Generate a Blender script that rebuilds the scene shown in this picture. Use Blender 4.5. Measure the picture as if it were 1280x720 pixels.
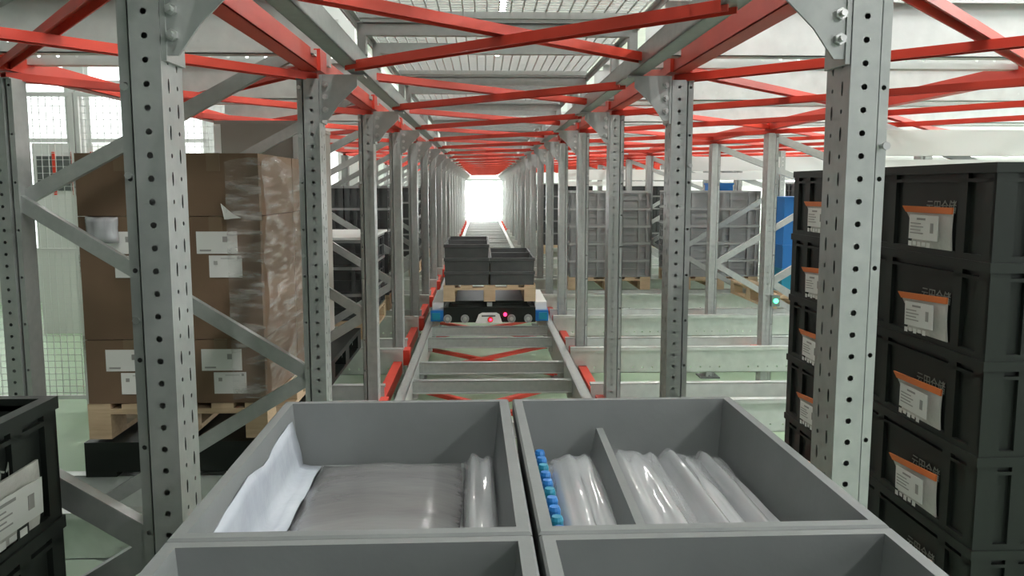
import bpy, math, random
from mathutils import Vector, Matrix
random.seed(7)
for o in list(bpy.data.objects): bpy.data.objects.remove(o)
scene = bpy.context.scene
COL = scene.collection
H = 1.75                                   # camera height over the green floor

# ------------------------------------------------------------------ camera
F_PX, VPX, HORY = 1060.0, 603.0, 233.0     # for a 1280x720 frame
cam_d = bpy.data.cameras.new('camera'); cam = bpy.data.objects.new('camera', cam_d); COL.objects.link(cam)
cam_d.sensor_width = 36.0; cam_d.lens = 36.0 * F_PX / 1280.0; cam_d.clip_start = 0.02; cam_d.clip_end = 300
pit = math.atan((360 - HORY) / F_PX); yaw = math.atan((640 - VPX) * math.cos(pit) / F_PX)
fwd = Vector((math.sin(yaw) * math.cos(pit), math.cos(yaw) * math.cos(pit), -math.sin(pit)))
cam.location = (0, 0, H); cam.rotation_euler = fwd.to_track_quat('-Z', 'Y').to_euler()
scene.camera = cam

# ------------------------------------------------------------------ world, exposure
w = bpy.data.worlds.new('world'); scene.world = w; w.use_nodes = True
w.node_tree.nodes['Background'].inputs[0].default_value = (0.93, 0.97, 1.0, 1)
w.node_tree.nodes['Background'].inputs[1].default_value = 0.42
vs = scene.view_settings
vs.view_transform = 'Standard'; vs.look = 'None'; vs.gamma = 1.0; vs.use_curve_mapping = False
vs.exposure = 0.40
LAMP = 100.0          # ceiling battens
DAY = 40.0            # daylight in the far doorway
SIDE = 4.0           # added light from unseen windows on the right
WIN = 1.3            # daylight in the left windows
scene.cycles.max_bounces = 8
scene.cycles.transparent_max_bounces = 16

# ------------------------------------------------------------------ materials
def mat(name, col, rough=0.5, metal=0.0, noise=None, scale=8.0, bump=0.0, bscale=40.0, emit=0.0, alpha=1.0, coat=0.0, stretch=None, spec=None):
    m = bpy.data.materials.new(name); m.use_nodes = True
    nt = m.node_tree; b = nt.nodes['Principled BSDF']
    b.inputs['Base Color'].default_value = (*col, 1); b.inputs['Roughness'].default_value = rough
    b.inputs['Metallic'].default_value = metal; b.inputs['Alpha'].default_value = alpha
    if coat: b.inputs['Coat Weight'].default_value = coat
    if spec is not None: b.inputs['Specular IOR Level'].default_value = spec
    if emit:
        b.inputs['Emission Color'].default_value = (*col, 1); b.inputs['Emission Strength'].default_value = emit
    tc = None
    def coords():
        nonlocal tc
        if tc is None:
            t = nt.nodes.new('ShaderNodeTexCoord'); mp = nt.nodes.new('ShaderNodeMapping')
            nt.links.new(t.outputs['Object'], mp.inputs['Vector'])
            if stretch: mp.inputs['Scale'].default_value = stretch
            tc = mp.outputs['Vector']
        return tc
    if noise:
        n = nt.nodes.new('ShaderNodeTexNoise'); n.inputs['Scale'].default_value = scale; n.inputs['Detail'].default_value = 5
        nt.links.new(coords(), n.inputs['Vector'])
        r = nt.nodes.new('ShaderNodeValToRGB'); r.color_ramp.elements[0].position = 0.3; r.color_ramp.elements[1].position = 0.7
        r.color_ramp.elements[0].color = (*col, 1); r.color_ramp.elements[1].color = (*noise, 1)
        nt.links.new(n.outputs['Fac'], r.inputs['Fac']); nt.links.new(r.outputs['Color'], b.inputs['Base Color'])
    if bump:
        n2 = nt.nodes.new('ShaderNodeTexNoise'); n2.inputs['Scale'].default_value = bscale; n2.inputs['Detail'].default_value = 4
        nt.links.new(coords(), n2.inputs['Vector'])
        bp = nt.nodes.new('ShaderNodeBump'); bp.inputs['Strength'].default_value = bump; bp.inputs['Distance'].default_value = 0.02
        nt.links.new(n2.outputs['Fac'], bp.inputs['Height']); nt.links.new(bp.outputs['Normal'], b.inputs['Normal'])
    return m
M = {}
M['galv'] = mat('galvanised_steel', (0.40, 0.415, 0.41), 0.42, 0.5, (0.46, 0.475, 0.465), 30, 0.02, 60)
M['galv_bright'] = mat('bright_galvanised_steel', (0.60, 0.62, 0.61), 0.42, 0.45, (0.72, 0.74, 0.73), 12)
M['dark_steel'] = mat('dark_steel', (0.16, 0.17, 0.17), 0.5, 0.6, (0.22, 0.23, 0.23), 20)
M['zinc'] = mat('zinc_bolt', (0.62, 0.63, 0.62), 0.3, 0.8)
M['red'] = mat('red_painted_steel', (0.68, 0.058, 0.036), 0.42, 0.0, (0.76, 0.075, 0.045), 5, spec=0.4)
M['wire'] = mat('galvanised_wire', (0.62, 0.63, 0.62), 0.38, 0.4)
M['white_wire'] = mat('white_coated_wire', (0.75, 0.76, 0.75), 0.5)
M['black'] = mat('black_plastic', (0.010, 0.013, 0.011), 0.45, 0.0, (0.014, 0.018, 0.015), 6, spec=0.35)
M['grey'] = mat('grey_plastic', (0.155, 0.165, 0.168), 0.55, 0.0, (0.185, 0.195, 0.198), 9, 0.02, 120)
M['dgrey'] = mat('dark_grey_plastic', (0.060, 0.064, 0.066), 0.5, 0.0, (0.08, 0.084, 0.086), 9)
M['mgrey'] = mat('mid_grey_plastic', (0.27, 0.275, 0.275), 0.45, 0.0, (0.33, 0.335, 0.335), 5)
M['lgrey'] = mat('light_grey_plastic', (0.36, 0.365, 0.365), 0.4, 0.0, (0.42, 0.425, 0.425), 5)
M['wood'] = mat('pallet_wood', (0.50, 0.36, 0.23), 0.75, 0.0, (0.62, 0.47, 0.31), 6, 0.1, 30, stretch=(1, 12, 12))
M['board'] = mat('brown_cardboard', (0.165, 0.104, 0.064), 0.8, 0.0, (0.195, 0.125, 0.078), 4, 0.03, 50)
M['board_grey'] = mat('grey_brown_board', (0.30, 0.27, 0.24), 0.75, 0.0, (0.34, 0.31, 0.28), 3)
M['tape'] = mat('brown_tape', (0.20, 0.135, 0.085), 0.3)
M['paper'] = mat('white_paper', (0.78, 0.78, 0.76), 0.7)
M['ink'] = mat('printed_ink', (0.10, 0.10, 0.10), 0.7)
M['grey_ink'] = mat('grey_ink', (0.35, 0.34, 0.33), 0.7)
M['orange'] = mat('orange_plastic_film', (0.78, 0.20, 0.05), 0.4)
M['pouch'] = mat('clear_pouch', (0.62, 0.61, 0.58), 0.18, 0.0, (0.72, 0.70, 0.67), 18, 0.25, 30)
M['print'] = mat('pale_crate_lettering', (0.26, 0.28, 0.25), 0.6)
M['film'] = mat('clear_bag_film', (0.46, 0.47, 0.49), 0.1, 0.0, (0.74, 0.76, 0.80), 9, 0.16, 14, stretch=(1.8, 0.22, 1), alpha=0.72, spec=0.8, coat=1.0)
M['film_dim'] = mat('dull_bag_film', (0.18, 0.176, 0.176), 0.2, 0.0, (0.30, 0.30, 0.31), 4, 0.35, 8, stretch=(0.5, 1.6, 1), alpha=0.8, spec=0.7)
M['liner'] = mat('blue_white_liner', (0.44, 0.48, 0.55), 0.25, 0.0, (0.60, 0.64, 0.70), 6, 0.3, 10, alpha=0.85)
M['blue'] = mat('blue_plastic', (0.012, 0.16, 0.48), 0.35)
M['teal'] = mat('teal_plastic', (0.01, 0.22, 0.34), 0.35)
M['white'] = mat('white_paint', (0.80, 0.80, 0.79), 0.5)
M['rubber'] = mat('black_rubber', (0.02, 0.02, 0.02), 0.7)
M['floor'] = mat('green_floor_paint', (0.34, 0.47, 0.32), 0.4, 0.0, (0.39, 0.52, 0.37), 1.5, 0.02, 30)
M['roof'] = mat('pale_roof_sheet', (0.70, 0.71, 0.68), 0.6, 0.0, (0.76, 0.77, 0.74), 2)
M['wallm'] = mat('white_wall_paint', (0.78, 0.80, 0.79), 0.6, 0.0, (0.82, 0.83, 0.82), 2)
M['light_block'] = mat('light_block_grey', (0.16, 0.17, 0.17), 0.6, 0.0, (0.19, 0.20, 0.20), 2)  # dark grey keeps bounce light off the left racks
M['lamp'] = mat('lit_diffuser', (1.0, 0.98, 0.95), 0.5, emit=LAMP)
M['day'] = mat('daylight', (0.97, 1.0, 1.0), 0.5, emit=DAY)
M['win'] = mat('window_daylight', (0.95, 1.0, 0.99), 0.5, emit=WIN)
M['side_glow'] = mat('added_side_light', (0.96, 1.0, 1.0), 0.5, emit=SIDE)  # glow of the unseen panes added on the right
M['red_led'] = mat('red_led', (1.0, 0.02, 0.08), 0.4, emit=5)
M['green_led'] = mat('green_led', (0.05, 1.0, 0.35), 0.4, emit=6)
def wrap_material():
    m = bpy.data.materials.new('stretch_wrap'); m.use_nodes = True; nt = m.node_tree
    for n in list(nt.nodes): nt.nodes.remove(n)
    out = nt.nodes.new('ShaderNodeOutputMaterial'); mix = nt.nodes.new('ShaderNodeMixShader')
    tr = nt.nodes.new('ShaderNodeBsdfTransparent'); gl = nt.nodes.new('ShaderNodeBsdfPrincipled')
    gl.inputs['Base Color'].default_value = (0.75, 0.72, 0.70, 1); gl.inputs['Roughness'].default_value = 0.12
    tc = nt.nodes.new('ShaderNodeTexCoord'); mp = nt.nodes.new('ShaderNodeMapping')
    mp.inputs['Rotation'].default_value = (math.radians(28), 0, 0); mp.inputs['Scale'].default_value = (3, 2.2, 14)
    n = nt.nodes.new('ShaderNodeTexNoise'); n.inputs['Scale'].default_value = 2.4; n.inputs['Detail'].default_value = 6
    nt.links.new(tc.outputs['Object'], mp.inputs['Vector']); nt.links.new(mp.outputs['Vector'], n.inputs['Vector'])
    r = nt.nodes.new('ShaderNodeValToRGB'); r.color_ramp.elements[0].position = 0.46; r.color_ramp.elements[0].color = (0.10,) * 3 + (1,)
    r.color_ramp.elements[1].position = 0.72; r.color_ramp.elements[1].color = (0.62,) * 3 + (1,)  # pale streaks mixed in stand for highlights on the film
    nt.links.new(n.outputs['Fac'], r.inputs['Fac']); nt.links.new(r.outputs['Color'], mix.inputs['Fac'])
    bp = nt.nodes.new('ShaderNodeBump'); bp.inputs['Strength'].default_value = 0.7; bp.inputs['Distance'].default_value = 0.03
    nt.links.new(n.outputs['Fac'], bp.inputs['Height']); nt.links.new(bp.outputs['Normal'], gl.inputs['Normal'])
    nt.links.new(tr.outputs[0], mix.inputs[1]); nt.links.new(gl.outputs[0], mix.inputs[2]); nt.links.new(mix.outputs[0], out.inputs[0])
    return m
M['wrap'] = wrap_material()

# ------------------------------------------------------------------ geometry helpers
class MB:
    def __init__(s): s.v = []; s.f = []
    def poly(s, pts):
        n = len(s.v); s.v += [tuple(p) for p in pts]; s.f.append(tuple(range(n, n + len(pts)))); return s
    def hexa(s, p):                       # 8 corners: bottom 4 ccw, top 4 ccw
        n = len(s.v); s.v += [tuple(q) for q in p]
        s.f += [tuple(n + i for i in q) for q in ((3, 2, 1, 0), (4, 5, 6, 7), (0, 1, 5, 4), (1, 2, 6, 5), (2, 3, 7, 6), (3, 0, 4, 7))]
        return s
    def box(s, x0, x1, y0, y1, z0, z1):
        return s.hexa([(x0, y0, z0), (x1, y0, z0), (x1, y1, z0), (x0, y1, z0), (x0, y0, z1), (x1, y0, z1), (x1, y1, z1), (x0, y1, z1)])
    def frustum(s, a, za, b, zb):         # a,b = (x0,x1,y0,y1)
        return s.hexa([(a[0], a[2], za), (a[1], a[2], za), (a[1], a[3], za), (a[0], a[3], za), (b[0], b[2], zb), (b[1], b[2], zb), (b[1], b[3], zb), (b[0], b[3], zb)])
    def bar(s, a, b, wu, wv, up=(0, 0, 1)):   # rectangular bar from a to b
        a = Vector(a); b = Vector(b); d = (b - a).normalized(); u = d.cross(Vector(up)).normalized(); v = u.cross(d)
        u *= wu / 2; v *= wv / 2
        return s.hexa([a - u - v, a + u - v, b + u - v, b - u - v, a - u + v, a + u + v, b + u + v, b - u + v])
    def cyl(s, a, b, r, n=12, r2=None):
        a = Vector(a); b = Vector(b); r2 = r if r2 is None else r2
        d = (b - a).normalized(); t = Vector((1, 0, 0)) if abs(d.x) < 0.9 else Vector((0, 1, 0))
        u = d.cross(t).normalized(); v = d.cross(u); k = len(s.v)
        for c, rr in ((a, r), (b, r2)):
            for i in range(n):
                g = 2 * math.pi * i / n; s.v.append(tuple(c + u * math.cos(g) * rr + v * math.sin(g) * rr))
        for i in range(n): s.f.append((k + i, k + (i + 1) % n, k + n + (i + 1) % n, k + n + i))
        s.f.append(tuple(k + i for i in range(n - 1, -1, -1))); s.f.append(tuple(k + n + i for i in range(n)))
        return s
    def perf(s, o, u, v, wdt, cells, p):  # perforated strip: o corner, u across (width wdt), v along; cells = list of hole lists (centre u, ru, rv)
        o = Vector(o); u = Vector(u); v = Vector(v)
        for i, holes in enumerate(cells):
            holes = sorted(holes); edges = [0.0] + [(holes[j][0] + holes[j + 1][0]) / 2 for j in range(len(holes) - 1)] + [wdt]
            if not holes:
                s.poly([o + v * (i * p), o + u * wdt + v * (i * p), o + u * wdt + v * ((i + 1) * p), o + v * ((i + 1) * p)]); continue
            for j, (c, ru, rv) in enumerate(holes):
                x0, x1, y0, y1 = edges[j], edges[j + 1], i * p, (i + 1) * p
                cy = (y0 + y1) / 2; n = len(s.v)
                pts = [(x0, y0), (x1, y0), (x1, y1), (x0, y1)]
                for q in range(8):
                    g = math.radians(22.5 + 45 * q); pts.append((c + ru * math.cos(g) * 1.082, cy + rv * math.sin(g) * 1.082))
                s.v += [tuple(o + u * a + v * b) for a, b in pts]
                A = [n, n + 1, n + 2, n + 3]; P = [n + 4 + q for q in range(8)]
                s.f += [(A[1], A[2], P[0], P[7]), (A[2], P[1], P[0]), (A[2], A[3], P[2], P[1]), (A[3], P[3], P[2]),
                        (A[3], A[0], P[4], P[3]), (A[0], P[5], P[4]), (A[0], A[1], P[6], P[5]), (A[1], P[7], P[6])]
        return s
    def mesh(s, name, m, smooth=False, mirror=False):
        me = bpy.data.meshes.new(name)
        v = [(-a, b, c) for a, b, c in s.v] if mirror else s.v
        f = [tuple(reversed(q)) for q in s.f] if mirror else s.f
        me.from_pydata(v, [], f); me.materials.append(M[m]); me.update()
        if smooth:
            for p in me.polygons: p.use_smooth = True
        return me
def put(name, me, parent=None, loc=(0, 0, 0), rz=0.0, rot=None):
    o = bpy.data.objects.new(name, me); COL.objects.link(o)
    o.location = loc; o.rotation_euler = rot if rot else (0, 0, rz)
    if parent: o.parent = parent
    return o
def tag(o, label, cat, group=None, kind=None):
    o['label'] = label; o['category'] = cat
    if group: o['group'] = group
    if kind: o['kind'] = kind
    return o
def struct(name, me, loc=(0, 0, 0), label=None):
    o = put(name, me, None, loc); o['kind'] = 'structure'
    if label: o['label'] = label
    return o
ORD = ['nearest', 'second', 'third', 'fourth', 'fifth', 'sixth', 'seventh', 'eighth', 'ninth', 'tenth', 'eleventh', 'twelfth', 'thirteenth', 'fourteenth',
       'fifteenth', 'sixteenth', 'seventeenth', 'eighteenth', 'nineteenth', 'twentieth', 'twenty-first', 'twenty-second']
def nth(k): return ORD[k] if k == 0 else ORD[k] + ' nearest'

# ------------------------------------------------------------------ measures (world z = camera-relative + H)
NB = 20                                    # bays down the aisle
PD = 1.5                                   # bay pitch
Y0 = 1.64                                  # first posts
def Y(k): return Y0 + PD * k
XL, XLO = -0.608, -1.70                    # left posts (aisle side, outer)
XR, XR2, XR3 = 0.713, 2.08, 3.22           # right posts, second row, third row
RL, RR = -0.443, 0.561                     # aisle rails
DZ = 1.78                                  # level height
LT, LB = H - 1.14, H - 1.335               # lane rails of the lower level
AT, AB = H - 1.19, H - 1.387               # aisle rails
POST_TOP = H + 0.40

# ================================================================== SETTING
b = MB().box(-12, 12, -5, 36, -0.1, 0); struct('floor', b.mesh('floor', 'floor'))
b = MB().box(-12, 12, -5, 36, 5.2, 5.3); roof = struct('ceiling', b.mesh('ceiling', 'roof'))
purlin = MB().box(-0.06, 0.06, -5, 36, 5.05, 5.2).mesh('purlin', 'white')
for x in (-9, -6, -3, 2.6, 5.2, 7.8, 10.4): put('purlin', purlin, roof, (x, 0, 0))
# far end wall with a daylit doorway
YE = 33.0
b = MB(); b.box(-12, -0.75, YE, YE + .2, 0, 5.2).box(0.95, 12, YE, YE + .2, 0, 5.2).box(-0.75, 0.95, YE, YE + .2, H + .2, 5.2).box(-0.75, 0.95, YE, YE + .2, 0, .35)
struct('wall_back', b.mesh('wall_back', 'wallm'))
d = struct('door_1', MB().box(-0.75, 0.95, YE + .12, YE + .16, .35, H + .2).mesh('door_light', 'day'), label='open doorway at the far end of the aisle, filled with white daylight')
fr = MB().box(-0.80, -0.75, YE - .03, YE + .2, .35, H + .2).box(0.95, 1.0, YE - .03, YE + .2, .35, H + .2).box(-0.8, 1.0, YE - .03, YE + .2, H + .2, H + .27)
put('door_frame', fr.mesh('door_frame', 'galv'), d)
put('door_bar', MB().box(-0.75, 0.95, YE + .05, YE + .09, H - 1.06, H - 1.0).mesh('door_bar', 'galv'), d)
# left window wall beyond the fence
YW = 13.0
b = MB().box(-12, -2.0, YW, YW + .15, 0, .7).box(-12, -2.0, YW, YW + .15, 4.2, 5.2)
for i in range(6): b.box(-12 + i * 2.0 - .12, -12 + i * 2.0 + .12, YW, YW + .15, .7, 4.2)
struct('wall_left', b.mesh('wall_left', 'wallm'))
pane = MB().box(0.12, 1.88, YW + .06, YW + .09, .7, 4.2).mesh('window_pane', 'win')
bars = MB().box(.12, .18, YW + .02, YW + .06, .7, 4.2).box(1.82, 1.88, YW + .02, YW + .06, .7, 4.2).box(.97, 1.03, YW + .02, YW + .06, .7, 4.2)
for z in (.7, 1.55, 2.4, 3.25, 4.14): bars.box(.12, 1.88, YW + .02, YW + .06, z, z + .06)
bars = bars.mesh('window_frame', 'white')
for i in range(5):
    o = struct('window_%d' % (i + 1), pane, (-12 + 2.0 * i, 0, 0)); put('window_frame', bars, o)
b = MB().box(11.8, 12, -5, 36, 0, 1.0).box(11.8, 12, -5, 36, 4.4, 5.2)
for i in range(11): b.box(11.8, 12, -5 + 4.0 * i - .15, -5 + 4.0 * i + .15, 1.0, 4.4)
struct('wall_right', b.mesh('wall_right', 'wallm'))
pane = MB().box(11.9, 11.94, .15, 3.85, 1.0, 4.4).mesh('window_pane', 'side_glow'); bars = MB().box(11.84, 11.9, .15, 3.85, 2.65, 2.72).box(11.84, 11.9, 1.97, 2.03, 1.0, 4.4).mesh('window_frame', 'white')
for i in range(10):
    o = struct('window_%d' % (i + 6), pane, (0, -5 + 4.0 * i, 0)); put('window_frame', bars, o)  # unseen windows added to light the racks from the right
struct('light_block_front', MB().box(-12, .6, -5.2, -5, 0, 5.2).mesh('light_block_front', 'light_block'))  # unseen wall added to block light from behind left
struct('light_block_side', MB().box(-12.2, -12, -5, 36, 0, 5.2).mesh('light_block_side', 'light_block'))  # unseen wall added to shut out light from the left

# ================================================================== LAMPS
lamp_b = MB().box(-.06, .06, -.75, .75, 0, .06).mesh('lamp_body', 'white'); lamp_d = MB().box(-.045, .045, -.73, .73, -.03, 0).mesh('lamp_diffuser', 'lamp')
HANG = {z: MB().box(-.008, .008, 0, .02, .06, 5.2 - z).mesh('hanger', 'white') for z in (4.75, 3.9)}
def lamp(x, y, z, label):
    t = put('ceiling_light', None, None, (x, y, z)); tag(t, label, 'lamp', 'batten lights under the roof')
    put('lamp_body', lamp_b, t); put('lamp_diffuser', lamp_d, t)
    for hy in (-.5, .48): put('hanger', HANG[z], t, (0, hy, 0))
for side, x, y0, z in (('left of', -3.6, 0.6, 4.75), ('straight above', 0.35, 0.9, 4.75), ('added right of', 3.0, -3.9, 3.9), ('added far right of', 6.6, -3.9, 3.9)):  # right rows added low, from behind the camera, to brighten the right side
    for i in range(8 if x > 1 else 7):
        if x < -3 and i < 2: continue
        lamp(x, y0 + 4.6 * i, z, 'white batten light, %s in the roof row %s the aisle' % (nth(i), side))

# ================================================================== UPRIGHT FRAMES
def post_mesh(mirror):
    b = MB(); p = 0.0425; n = int(POST_TOP / p); hgt = n * p
    b.perf((-.024, -.055, 0), (1, 0, 0), (0, 0, 1), .054, [[(.027, .0055, .0055)]] * n, p)                      # front web with round holes
    lip = [[(.010, .0045, .0045)] if i % 4 == 1 else [] for i in range(n)]
    b.perf((-.050, -.042, 0), (1, 0, 0), (0, 0, 1), .018, lip, p)                                                # stepped lip
    b.box(-.033, -.024, -.020, -.018, 0, hgt)                                                                    # groove between web and lip
    b.poly([(-.024, -.055, 0), (-.024, -.055, hgt), (-.024, -.018, hgt), (-.024, -.018, 0)])
    b.poly([(-.032, -.042, 0), (-.032, -.042, hgt), (-.032, -.018, hgt), (-.032, -.018, 0)])
    side = []
    for i in range(n): side.append([(.035, .004, .013 if i % 2 else .004), (.080, .004, .004 if i % 2 else .013)])
    b.perf((.030, -.055, 0), (0, 1, 0), (0, 0, 1), .110, side, p)                                                # aisle side with slots
    b.box(-.050, .028, .050, .055, 0, hgt)                                                                       # back
    b.box(-.050, -.047, -.042, .050, 0, hgt)
    b.box(-.050, .030, -.055, .055, hgt, hgt + .004)
    return b.mesh('post', 'galv', mirror=mirror)
POST = {1: post_mesh(False), -1: post_mesh(True)}
FOOT = MB().box(-.09, .09, -.09, .09, 0, .012).mesh('foot_plate', 'dark_steel')
def gusset_mesh(mirror):
    z1, z0 = H + .388, H + .235; b = MB()
    pts = [(.035, z0), (.06, z0), (.10, z0 + .055), (.165, z1 - .035), (.165, z1), (.035, z1)]
    for y in (-.048, -.042): b.poly([(x, y, z) for x, z in pts])
    for i in range(len(pts)):
        a, c = pts[i], pts[(i + 1) % len(pts)]; b.poly([(a[0], -.048, a[1]), (c[0], -.048, c[1]), (c[0], -.042, c[1]), (a[0], -.042, a[1])])
    b.box(.031, .040, -.052, .045, z0 - .01, z1 + .005)                                                          # flange on the post
    b.box(.035, .19, -.048, .03, z1, z1 + .006)                                                                  # seat under the rail
    return b.mesh('gusset_plate', 'galv', mirror=mirror)
GUS = {1: gusset_mesh(False), -1: gusset_mesh(True)}
BOLT = MB().cyl((0, -.049, 0), (0, -.058, 0), .011, 6).cyl((0, -.058, 0), (0, -.070, 0), .006, 8).mesh('bolt', 'zinc')
HOOKB = MB().box(-.03, .03, -.07, .07, -.06, .05).mesh('red_saddle', 'red')
def diag_mesh(dx, dz):
    b = MB(); a = Vector((0, 0, 0)); c = Vector((dx, 0, dz)); d = (c - a).normalized(); nrm = Vector((-d.z, 0, d.x))
    b.bar(a, c, .003, .048, up=nrm)
    for s in (-1, 1):
        o = nrm * (.024 * s) + Vector((0, .014, 0)); b.bar(a + o, c + o, .030, .003, up=nrm)
    return b
# zigzag nodes (height over floor): aisle post +.58, -.70 ; other post -.05, -1.33
ZI = [H - .70, H + .36]; ZO = [H - .05, H - 1.33]
def upright(x_in, x_out, k, label, side, rows=True, saddle=True, gus=True):
    """x_in: post nearer the aisle; x_out: braced partner (None = single post)"""
    t = put('upright_frame', None, None, (x_in, Y(k), 0)); tag(t, label, 'rack upright', 'rack uprights along the aisle')
    put('post', POST[side], t); put('foot_plate', FOOT, t)
    if gus:
        g = put('gusset_plate', GUS[side], t)
        if k < 6:
            for bz in (H + .27, H + .315, H + .36): put('bolt', BOLT, g, (side * .052, 0, bz))
    if side == -1 and x_out is None and k < 4: put('hook_bolt', HOOK, t, (.040, 0, H + .075))
    if side == 1 and k < 3:
        for hz in (.50, .33, .17, -.10): put('lip_bolt', HOOK2, t, (-.042, 0, H + hz - .15))
    if saddle: put('red_saddle', HOOKB, t, (side * .045, 0, LT - .09)); 
    if x_out is not None:
        dx = x_out - x_in
        put('post', POST[-side], t, (dx, 0, 0)); put('foot_plate', FOOT, t, (dx, 0, 0))
        key = (round(dx, 3),)
        if key not in DG:
            s = math.copysign(.03, dx); L = dx - 2 * s; DG[key] = []
            for (z0, z1) in ((ZI[0], ZO[0]), (ZI[0], ZO[1]), (H + (.50 if dx < 0 else .355), ZO[0]), (.12, ZO[1])):
                DG[key].append((s, z0, diag_mesh(L, z1 - z0).mesh('diagonal_brace', 'galv')))
        for s, z0, me in DG[key]: put('diagonal_brace', me, t, (s, -.03 if z0 == ZI[0] else .0, z0))
    return t
DG = {}
HOOK = MB().cyl((0, -.042, 0), (0, -.060, 0), .0045, 8).cyl((0, -.060, 0), (0, -.066, 0), .0075, 8).mesh('hook_bolt', 'zinc'); HOOK2 = MB().cyl((0, -.042, 0), (0, -.047, 0), .007, 8).mesh('lip_bolt', 'zinc')
for k in range(NB):
    upright(XL, XLO, k, 'grey perforated steel upright frame, %s on the left of the aisle' % nth(k), 1)
    upright(XR, None, k, 'grey perforated steel post, %s in the row right of the aisle' % nth(k), -1)
for k in range(2, 12):
    upright(XR2, XR3, k, 'braced grey upright frame, %s in the second row right of the aisle' % nth(k - 2), -1, gus=False)

# ================================================================== LANE RAILS (across the aisle direction), both levels
def lane_rail_mesh(L, facing, m='galv_bright'):
    """web with holes in the xz plane; flanges point to -y when facing=-1"""
    h = LT - LB; p = .07; n = int(L / p); b = MB()
    cells = [[(.04, .006, .006)] if i % 12 not in (4, 5) else [] for i in range(n)]
    b.perf((0, 0, -h), (0, 0, 1), (1, 0, 0), h, cells, p)
    LL = n * p; f = facing * .055
    b.box(0, LL, min(0, f), max(0, f), -.004, 0).box(0, LL, min(0, -f), max(0, -f), -h, -h + .004)
    b.box(0, LL, min(-f, -f * .93), max(-f, -f * .93), -h, -h + .022)          # turned-up lip
    b.box(0, LL, min(f, f * .93), max(f, f * .93), -.022, 0)
    return b.mesh('lane_rail', m)
LR = {}
def lane_rail(x0, x1, y, ztop, facing, label, grp):
    key = (round(x1 - x0, 2), facing)
    if key not in LR: LR[key] = lane_rail_mesh(x1 - x0, facing)
    tag(put('lane_rail', LR[key], None, (x0, y, ztop)), label, 'rail', grp)
for lev, zt in (('lower', LT), ('upper', LT + DZ)):
    for k in range(-1, 14):
        q = nth(k + 1)
        for which, y, fc in (('near', Y(k) + .17, 1), ('far', Y(k + 1) - .17, -1)):
            if k == -1 and which == 'near' and lev == 'upper': continue
            lane_rail(-1.76, -.52, y, zt, fc, 'galvanised %s rail, %s edge of the %s storage lane left of aisle' % (lev, which, q), 'left lane rails')
            lane_rail(.625, 7.0, y, zt, fc, 'galvanised %s rail, %s edge of the %s storage lane right of aisle' % (lev, which, q), 'right lane rails')
# pale box beams of the second rack block
for x0, k, z0, z1, nm in ((XR2 + .05, 2, .166, .305, 'nearest'), (XR2 + .05, 5, .165, .316, 'middle'), (1.30, 8, .10, .267, 'farthest')):
    b = MB().box(x0, 9.0, Y(k) - .05, Y(k) + .05, H + z0, H + z1)
    b.box(x0, 9.0, Y(k) - .03, Y(k) + .07, H + z0 - .095, H + z0 - .02)
    b.box(x0 - .012, x0, Y(k) - .06, Y(k) + .07, H + z0 - .11, H + z1 + .02)
    tag(put('box_beam', b.mesh('box_beam', 'white')), 'pale deep box beam high across the right racks, %s of three' % nm, 'beam', 'pale box beams')

# ================================================================== AISLE RAILS, CROSS BEAMS, BRACES, MESH
YA, YB = 1.2, YE - .1
def aisle_rail_mesh(sgn):
    h = AT - AB; b = MB()
    b.box(-.004, .004, YA, YB, -h, 0).box(min(0, sgn * .06), max(0, sgn * .06), YA, YB, -.006, 0).box(min(0, sgn * .05), max(0, sgn * .05), YA, YB, -h, -h + .006)
    b.box(min(sgn * .056, sgn * .06), max(sgn * .056, sgn * .06), YA, YB, -.03, 0)
    return b.mesh('aisle_rail', 'galv')
YU = -1.0
UPR = MB().box(-.028, .028, YU, YB, 0, .006).box(-.028, -.022, YU, YB, 0, .065).box(.022, .028, YU, YB, 0, .065).box(-.028, .028, YU, YB, .06, .065).mesh('aisle_rail', 'galv')
for lev, zt in (('lower', AT), ('upper', H + .402)):
    for nm, x, s in (('left', RL, -1), ('right', RR, 1)):
        tag(put('aisle_rail', aisle_rail_mesh(s) if lev == 'lower' else UPR, None, (x, 0, zt)), 'long grey steel %s aisle rail of the %s level running into the distance' % (nm, lev), 'rail', 'aisle rails')
W = RR - RL
cb = MB().box(.005, W - .005, 0, .004, -.075, 0).box(.005, W - .005, 0, .055, -.004, 0).box(.005, W - .005, -.03, 0, -.075, -.071)
for x in (.005, W - .035): cb.box(x, x + .03, -.006, .055, -.11, .0)
CBG = cb.mesh('cross_beam', 'galv')
CBU = MB().box(.0, .03, 0, .045, -.108, 0).box(W - .03, W, 0, .045, -.108, 0).box(.03, W - .03, 0, .004, -.042, 0).box(.03, W - .03, 0, .045, -.004, 0).box(.03, W - .03, .004, .03, -.042, -.038).mesh('cross_beam', 'galv')
def xbrace_mesh(dx, dy, wd=.040, ht=.026):
    L = Vector((dx, dy, 0)); b = MB(); b.bar((0, 0, 0), L, wd, .004); d = L.normalized(); u = Vector((d.y, -d.x, 0)) * (wd / 2)
    for s in (-1, 1): b.bar(u * s + Vector((0, 0, -ht / 2)), L + u * s + Vector((0, 0, -ht / 2)), .004, ht)
    return b
XB = {}
def xbrace(a, c, z, label, cat='brace', group=None, wd=.040):
    key = (round(c[0] - a[0], 3), round(c[1] - a[1], 3), wd)
    if key not in XB: XB[key] = xbrace_mesh(c[0] - a[0], c[1] - a[1], wd).mesh('red_brace', 'red')
    tag(put('red_brace', XB[key], None, (a[0], a[1], z)), label, cat, group)
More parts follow.
